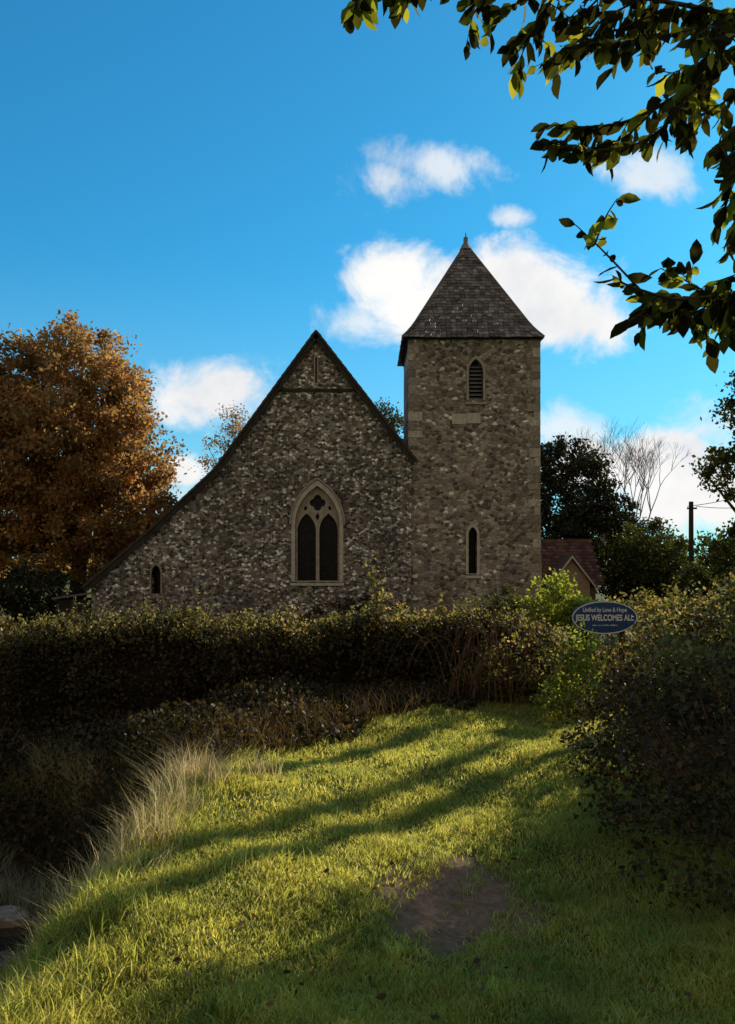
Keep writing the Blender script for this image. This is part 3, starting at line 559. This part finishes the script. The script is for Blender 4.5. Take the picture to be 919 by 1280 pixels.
shrub('yellow_bush','pale yellow green spray growing over the right bushes','bush',3.7,8.3,[((3.6,8.2,.85),(.6,.5,.25)),((4.3,8.4,1.1),(.6,.5,.35)),((2.9,8.3,.5),(.4,.4,.2))],150,16,.12,.045,brightm,ns=70,sr=.004,shell=.1)
# churchyard shrubs
a=at(694,740,27); shrub('leafy_shrub','light green shrub at the right foot of the tower','shrub',a.x,27,[((a.x,27,.0),(.75,.8,1.3)),((a.x+.9,27,-.3),(.8,.8,.9)),((a.x-.8,27,-.3),(.6,.6,.8))],140,50,.22,.11,brightm,ns=50,sr=.015,shell=.2)
a=at(640,740,27.5); shrub('leafy_shrub','low dull green shrub at the tower front, left of the light green one','shrub',a.x,27.5,[((a.x,27.5,-.2),(1.1,.6,1.0))],90,40,.22,.1,greenm,ns=50,sr=.012,shell=.2)
a=at(455,765,28); shrub('ivy_bush','small bush poking above the hedge before the church window','bush',a.x,28,[((a.x,28,-.3),(1.2,.6,.8)),((a.x-1.6,28,-.5),(.8,.5,.6))],80,40,.2,.1,hedgem,ns=40,sr=.012,shell=.2)
a=at(790,752,20); shrub('low_shrub','low shrub behind the oval sign','shrub',a.x+.4,20,[((a.x+.8,20,.1),(1.6,.8,.8)),((a.x+2.8,20,.3),(1.2,.8,1.0))],160,50,.2,.09,topm,ns=40,sr=.01,shell=.3)
for (u,vt,lab,hw_) in ((470,688,'tallest weed stalk rising above the hedge in front of the east window',.1),(245,735,'weed stalk above the hedge below the small left window',.25),(553,745,'short weed stalk above the hedge below the tower',.12)):
    tp_=at(u,vt,10.45); bs=Vector((tp_.x+.05,10.45,.6)); r_=thing('weed_stalk',lab,'weed',(bs.x,bs.y,bs.z),'weed stalks above the hedge'); mb=MB(); pts_=[]
    for k in range(7):
        e_=tp_ if k==0 else tp_+Vector((random.uniform(-hw_,hw_)*1.3,random.uniform(-.1,.1),-random.uniform(.05,.5)*(tp_.z-bs.z)))
        mid=bs.lerp(e_,.5)+Vector(((e_.x-bs.x)*-.2,0,0)); mb.tube([bs,mid,e_],[.006,.004,.002],4)
        for t in np.linspace(.35,1,9): pts_.append(tuple(bs.lerp(mid,t*2) if t<.5 else mid.lerp(e_,t*2-1)))
    mb.build('stem',redstem,r_); P=np.repeat(np.array(pts_),3,0)+rng.normal(size=(len(pts_)*3,3))*.012; leaves('leaves',P,.045,topm,r_)
# ---------------------------------------------------------------- sign
sy=9.45; sc=at(756,772,sy); W_,H_=.352,.178
sg=thing('sign','oval navy sign with white border and lettering above the hedge','sign',(sc.x,sy,gf(sc.x,sy)))
ov=lambda a_,b_,n_=72:[(sc.x+a_*math.cos(2*math.pi*k/n_),sc.z+b_*math.sin(2*math.pi*k/n_)) for k in range(n_)]
mb=MB(); mb.plate(ov(W_,H_),[],sy,sy+.025); board=mb.build('board',signblue,sg)
mb=MB(); mb.plate(ov(W_-.003,H_-.003),[ov(W_-.013,H_-.013)],sy-.004,sy-.0005); mb.build('border',signwhite,board)
for s in (-1,1):
    mb=MB(); mb.box(sc.x+s*.2-.025,sc.x+s*.2+.025,sy+.026,sy+.08,gf(sc.x,sy)-.2,sc.z+.09); mb.build('post',darktim,sg)
def text(s,w,z,bold,hs):
    cu=bpy.data.curves.new('lettering','FONT'); cu.body=s; cu.align_x='CENTER'; cu.align_y='CENTER'; cu.size=.1; cu.offset=bold
    ob_=bpy.data.objects.new('tmp',cu); COL.objects.link(ob_); bpy.context.view_layer.update()
    me=bpy.data.meshes.new_from_object(ob_.evaluated_get(bpy.context.evaluated_depsgraph_get()))
    bpy.data.objects.remove(ob_); xs_=[v.co.x for v in me.vertices]; k=w/(max(xs_)-min(xs_))
    for v in me.vertices: x,y=v.co.x*k,v.co.y*k*hs; v.co=(sc.x+x,sy-.004,z+y)
    me.update(); return link('lettering',me,signwhite,board)
text('Unified by Love & Hope',.47,sc.z+.082,.0015,1.4); text('JESUS WELCOMES ALL',.63,sc.z-.004,.0027,1.45)
mb=MB(); x=sc.x-.13
while x<sc.x+.13:
    w_=random.uniform(.006,.012); mb.box(x,x+w_,sy-.004,sy-.001,sc.z-.088,sc.z-.088+random.uniform(.008,.014)); x+=w_+random.choice((.005,.005,.014))
mb.build('small_print',signwhite,board)
# ---------------------------------------------------------------- overhanging tree
zt=gf(3.9,5.6); ct=thing('cherry_tree','dark leafy branches of a tree hanging in from the upper right corner','tree',(3.9,5.6,zt))
tb=MB()
tb.tube([(3.9,5.6,zt-.2),(3.88,5.6,zt+.3),(3.8,5.5,zt+1.3),(3.6,5.3,zt+2.3),(3.3,5.1,zt+3.2),(3.2,5.0,zt+4.6)],[.22,.16,.14,.13,.1,.05],10)
D=4.1
paths=[
 [(1010,10),(930,20),(850,5),(700,-18),(560,-18),(452,-16)],
 [(700,-18),(672,30),(655,62),(645,90)],
 [(930,20),(850,40),(780,52),(710,60)],
 [(850,5),(790,30),(740,50),(705,70)],
 [(960,40),(890,90),(820,135),(770,155),(700,160)],
 [(890,90),(850,140),(800,178),(735,188),(698,178)],
 [(980,60),(915,120),(885,140),(860,160)],
 [(990,90),(945,180),(920,220),(905,265)],
 [(945,180),(930,250),(912,310)],
 [(620,-15),(600,5),(590,22)],[(520,-15),(505,0),(495,10)],[(470,-14),(455,-4),(445,4)],
 [(800,0),(760,20),(730,45)],[(1000,20),(920,60),(870,80),(830,95)],
 [(1020,300),(960,350),(919,366),(850,374),(800,362),(775,352)],
 [(800,362),(765,325),(740,300),(716,278)],[(745,302),(758,270),(772,248)],
 [(850,374),(815,385),(785,402)],[(890,370),(860,352),(825,335)],
 [(940,358),(905,390),(878,415)],[(970,350),(935,395),(908,420)],[(919,366),(880,385),(845,402)],
 [(1000,200),(950,230),(915,245)],[(960,10),(900,30),(860,50)],[(760,-15),(730,15),(700,25)],
 [(820,135),(780,172),(742,182)],[(1000,120),(930,150),(895,190)],[(1000,150),(960,200),(925,210)],
 [(900,-10),(850,20),(800,30)],[(900,60),(870,110),(830,140)],[(700,-18),(660,0),(620,15)],[(860,374),(830,372),(800,392)],[(960,330),(930,340),(895,352)],[(985,160),(940,170),(900,205)]]
LP=[];LA=[]
def addtwig(p0,dirv,l,dens):
    e=p0+dirv*l+Vector((0,0,-.12*l)); mid=p0.lerp(e,.5)+Vector((0,0,.05*l)); tb.tube([p0,mid,e],[.003,.0022,.0012],4)
    nl=max(3,int(l/dens))
    for k in range(nl):
        t=(k+.6)/nl; q=p0.lerp(mid,t*2) if t<.5 else mid.lerp(e,t*2-1)
        sd=Vector((random.uniform(-1,1),random.uniform(-1,1),random.uniform(-.7,.3)))
        a_=(dirv*.8+sd*.8+Vector((0,0,-.35))).normalized(); LP.append(tuple(q)); LA.append(tuple(a_))
for pi_,pa_ in enumerate(paths):
    dd=D+(.35*math.sin(pi_*2.1)); pts=[at(u,v,D+(dd-D)*(i/(len(pa_)-1))) for i,(u,v) in enumerate(pa_)]
    fine=[]
    for i in range(len(pts)-1):
        p0=pts[max(i-1,0)];p1=pts[i];p2=pts[i+1];p3=pts[min(i+2,len(pts)-1)]
        for k in range(6):
            t=k/6; fine.append(.5*((2*p1)+(p2-p0)*t+(2*p0-5*p1+4*p2-p3)*t*t+(3*p1-p0-3*p2+p3)*t**3))
    fine.append(pts[-1]); main=pi_ in (0,4,7,14)
    r0=.014 if main else .005
    tb.tube(fine,[r0*(1-.8*i/len(fine))+.001 for i in range(len(fine))],5)
    if main:
        s=pts[0]; e0=Vector((3.4,5.15,zt+2.9)) if pi_!=14 else Vector((3.6,5.3,zt+2.2))
        tb.tube([e0,e0.lerp(s,.5)+Vector((0,0,.15)),s],[.04,.025,.014],6)
    sparse=pi_ in (15,16)
    for i,p_ in enumerate(fine[:-1]):
        tn=(fine[i+1]-p_); seg=tn.length; tn.normalize(); dd_=seg/(.06 if sparse else .028)
        nl=int(dd_)+(random.random()<dd_%1)
        for k in range(nl):
            q=p_+(fine[i+1]-p_)*random.random()
            sd=Vector((random.uniform(-1,1),random.uniform(-1,1),random.uniform(-.7,.45)))
            a_=(tn*.6+sd*.75+Vector((0,0,-.35))).normalized(); LP.append(tuple(q)); LA.append(tuple(a_))
        if not sparse and random.random()<seg/.075:
            dv=(tn*.5+Vector((random.uniform(-1,1),random.uniform(-1,1),random.uniform(-.9,.3)))*.8).normalized()
            addtwig(p_,dv,random.uniform(.06,.16) if pi_ not in (0,) else random.uniform(.05,.11),.023)
tb.build('trunk',bark,ct,True)
LP=np.array(LP); LA=np.array(LA); leaves('crown',LP,.09,cherrym,ct,A=LA,full=True,aspect=1.25,jit=.4)
P,_=cloudpts([((3.9,5.6,4.6),(1.3,1.3,1.0))],140,22,.25,.3); leaves('upper_crown',P,.1,cherrym,ct,full=True)
# ---------------------------------------------------------------- light
AZ,EL=math.radians(40),math.radians(25)
sd=Vector((math.sin(AZ)*math.cos(EL),math.cos(AZ)*math.cos(EL),math.sin(EL)))
li=bpy.data.lights.new('sun','SUN'); li.energy=5.0; li.angle=math.radians(.5); li.color=(1,.94,.80)
so_=bpy.data.objects.new('sun',li); so_.rotation_euler=sd.to_track_quat('Z','Y').to_euler(); COL.objects.link(so_)
w=bpy.data.worlds.new('World'); S.world=w; w.use_nodes=True; nt=w.node_tree; nt.nodes.clear(); L=nt.links.new
wo=nt.nodes.new('ShaderNodeOutputWorld'); sky=nt.nodes.new('ShaderNodeTexSky'); sky.sky_type='NISHITA'; sky.sun_disc=False; sky.sun_elevation=EL; sky.sun_rotation=AZ
sky.air_density=1.0; sky.dust_density=.3; sky.ozone_density=2.0
hs=nd(nt,'ShaderNodeHueSaturation',i_Saturation=1.1,i_Value=1.0); L(sky.outputs[0],hs.inputs['Color'])
gm=nd(nt,'ShaderNodeGamma',i_Gamma=.85); L(hs.outputs[0],gm.inputs[0])
tn_=mixc(nt,1.0,gm.outputs[0],(.24,1.18,1.52),'MULTIPLY')
tc=nd(nt,'ShaderNodeTexCoord'); sp=nd(nt,'ShaderNodeSeparateXYZ'); L(tc.outputs['Generated'],sp.inputs[0])
hz_=mrange(nt,sp.outputs[2],.0,.34,.5,.0); tn_=mixc(nt,hz_,tn_,(3.2,5.2,6.8))
bg=nd(nt,'ShaderNodeBackground',i_Strength=.12); L(tn_,bg.inputs[0])
ysafe=mth(nt,'MAXIMUM',sp.outputs[1],.05); pu=mth(nt,'DIVIDE',sp.outputs[0],ysafe); pv=mth(nt,'DIVIDE',sp.outputs[2],ysafe)
cb=nd(nt,'ShaderNodeCombineXYZ'); L(pu,cb.inputs[0]); L(pv,cb.inputs[1])
ns=nd(nt,'ShaderNodeTexNoise',i_Scale=10.0,i_Detail=10.0,i_Roughness=.64,i_Distortion=.3); L(cb.outputs[0],ns.inputs['Vector'])
ns2=nd(nt,'ShaderNodeTexNoise',i_Scale=7.0,i_Detail=6.0,i_Roughness=.6); mp=nd(nt,'ShaderNodeMapping'); mp.inputs['Location'].default_value=(3,.04,2); L(cb.outputs[0],mp.inputs[0]); L(mp.outputs[0],ns2.inputs['Vector'])
nz=mth(nt,'MULTIPLY',mth(nt,'SUBTRACT',ns.outputs[0],.5),2.0); nzw=mth(nt,'MULTIPLY',nz,1.7)
def group(lst):
    cur=None
    for (cx_,cy_,rx,ry) in lst:
        a_=mth(nt,'DIVIDE',mth(nt,'SUBTRACT',pu,(cx_-CX)/F),rx/F); b_=mth(nt,'DIVIDE',mth(nt,'SUBTRACT',pv,(HZ-cy_)/F),ry/F)
        e_=mth(nt,'SUBTRACT',1.0,mth(nt,'SQRT',mth(nt,'ADD',mth(nt,'MULTIPLY',a_,a_),mth(nt,'MULTIPLY',b_,b_))))
        cur=e_ if cur is None else mth(nt,'MAXIMUM',cur,e_)
    return cur
gd_=group([(500,345,90,55),(560,385,140,72),(675,362,125,85),(708,400,105,55),(268,488,92,52),(225,590,52,24),(830,570,120,46),(760,585,125,48),(880,620,160,62)])
gw=group([(545,205,90,40),(490,228,65,34),(450,402,60,34),(640,272,34,16),(810,220,70,34),(300,500,80,46),(720,545,90,44),(150,620,160,40),(900,540,85,46)])
d1=mrange(nt,mth(nt,'ADD',gd_,nz),.0,.6); d2=mth(nt,'MULTIPLY',mrange(nt,mth(nt,'ADD',gw,nzw),-.05,1.0),.75)
fr=mrange(nt,sp.outputs[1],.06,.2); front=mth(nt,'MULTIPLY',mth(nt,'MAXIMUM',d1,d2),fr)
nb_=nd(nt,'ShaderNodeTexNoise',i_Scale=2.2,i_Detail=5.0); L(tc.outputs['Generated'],nb_.inputs['Vector'])
bk_=mrange(nt,mth(nt,'ADD',mth(nt,'MULTIPLY',sp.outputs[1],-1.0),mth(nt,'MULTIPLY',mth(nt,'SUBTRACT',nb_.outputs[0],.5),1.2)),.0,.3)  # unseen cloud bank added behind the camera as warm fill light
dens=mth(nt,'MULTIPLY',mth(nt,'MAXIMUM',front,bk_),mrange(nt,sp.outputs[2],-.02,.01))
cc=ramp(nt,[(.3,(.76,.79,.84)),(.48,(.95,.94,.93)),(.62,(1.0,1.0,.98))],ns2.outputs[0])
cc2=mixc(nt,bk_,cc.outputs[0],(.385,.335,.28))
bg2=nd(nt,'ShaderNodeBackground',i_Strength=1.0); L(cc2,bg2.inputs[0])
mx=nt.nodes.new('ShaderNodeMixShader'); L(dens,mx.inputs[0]); L(bg.outputs[0],mx.inputs[1]); L(bg2.outputs[0],mx.inputs[2]); L(mx.outputs[0],wo.inputs[0])
# ---------------------------------------------------------------- camera
cam=bpy.data.cameras.new('camera'); co=bpy.data.objects.new('camera',cam); COL.objects.link(co); co.location=(0,0,H); co.rotation_euler=(math.pi/2,0,0)
cam.sensor_fit='VERTICAL'; cam.sensor_height=36; cam.lens=36*F/1280; cam.shift_y=60/1280; cam.clip_start=.05; cam.clip_end=4000; S.camera=co
S.view_settings.view_transform='Standard'; S.view_settings.look='None'; S.view_settings.exposure=0
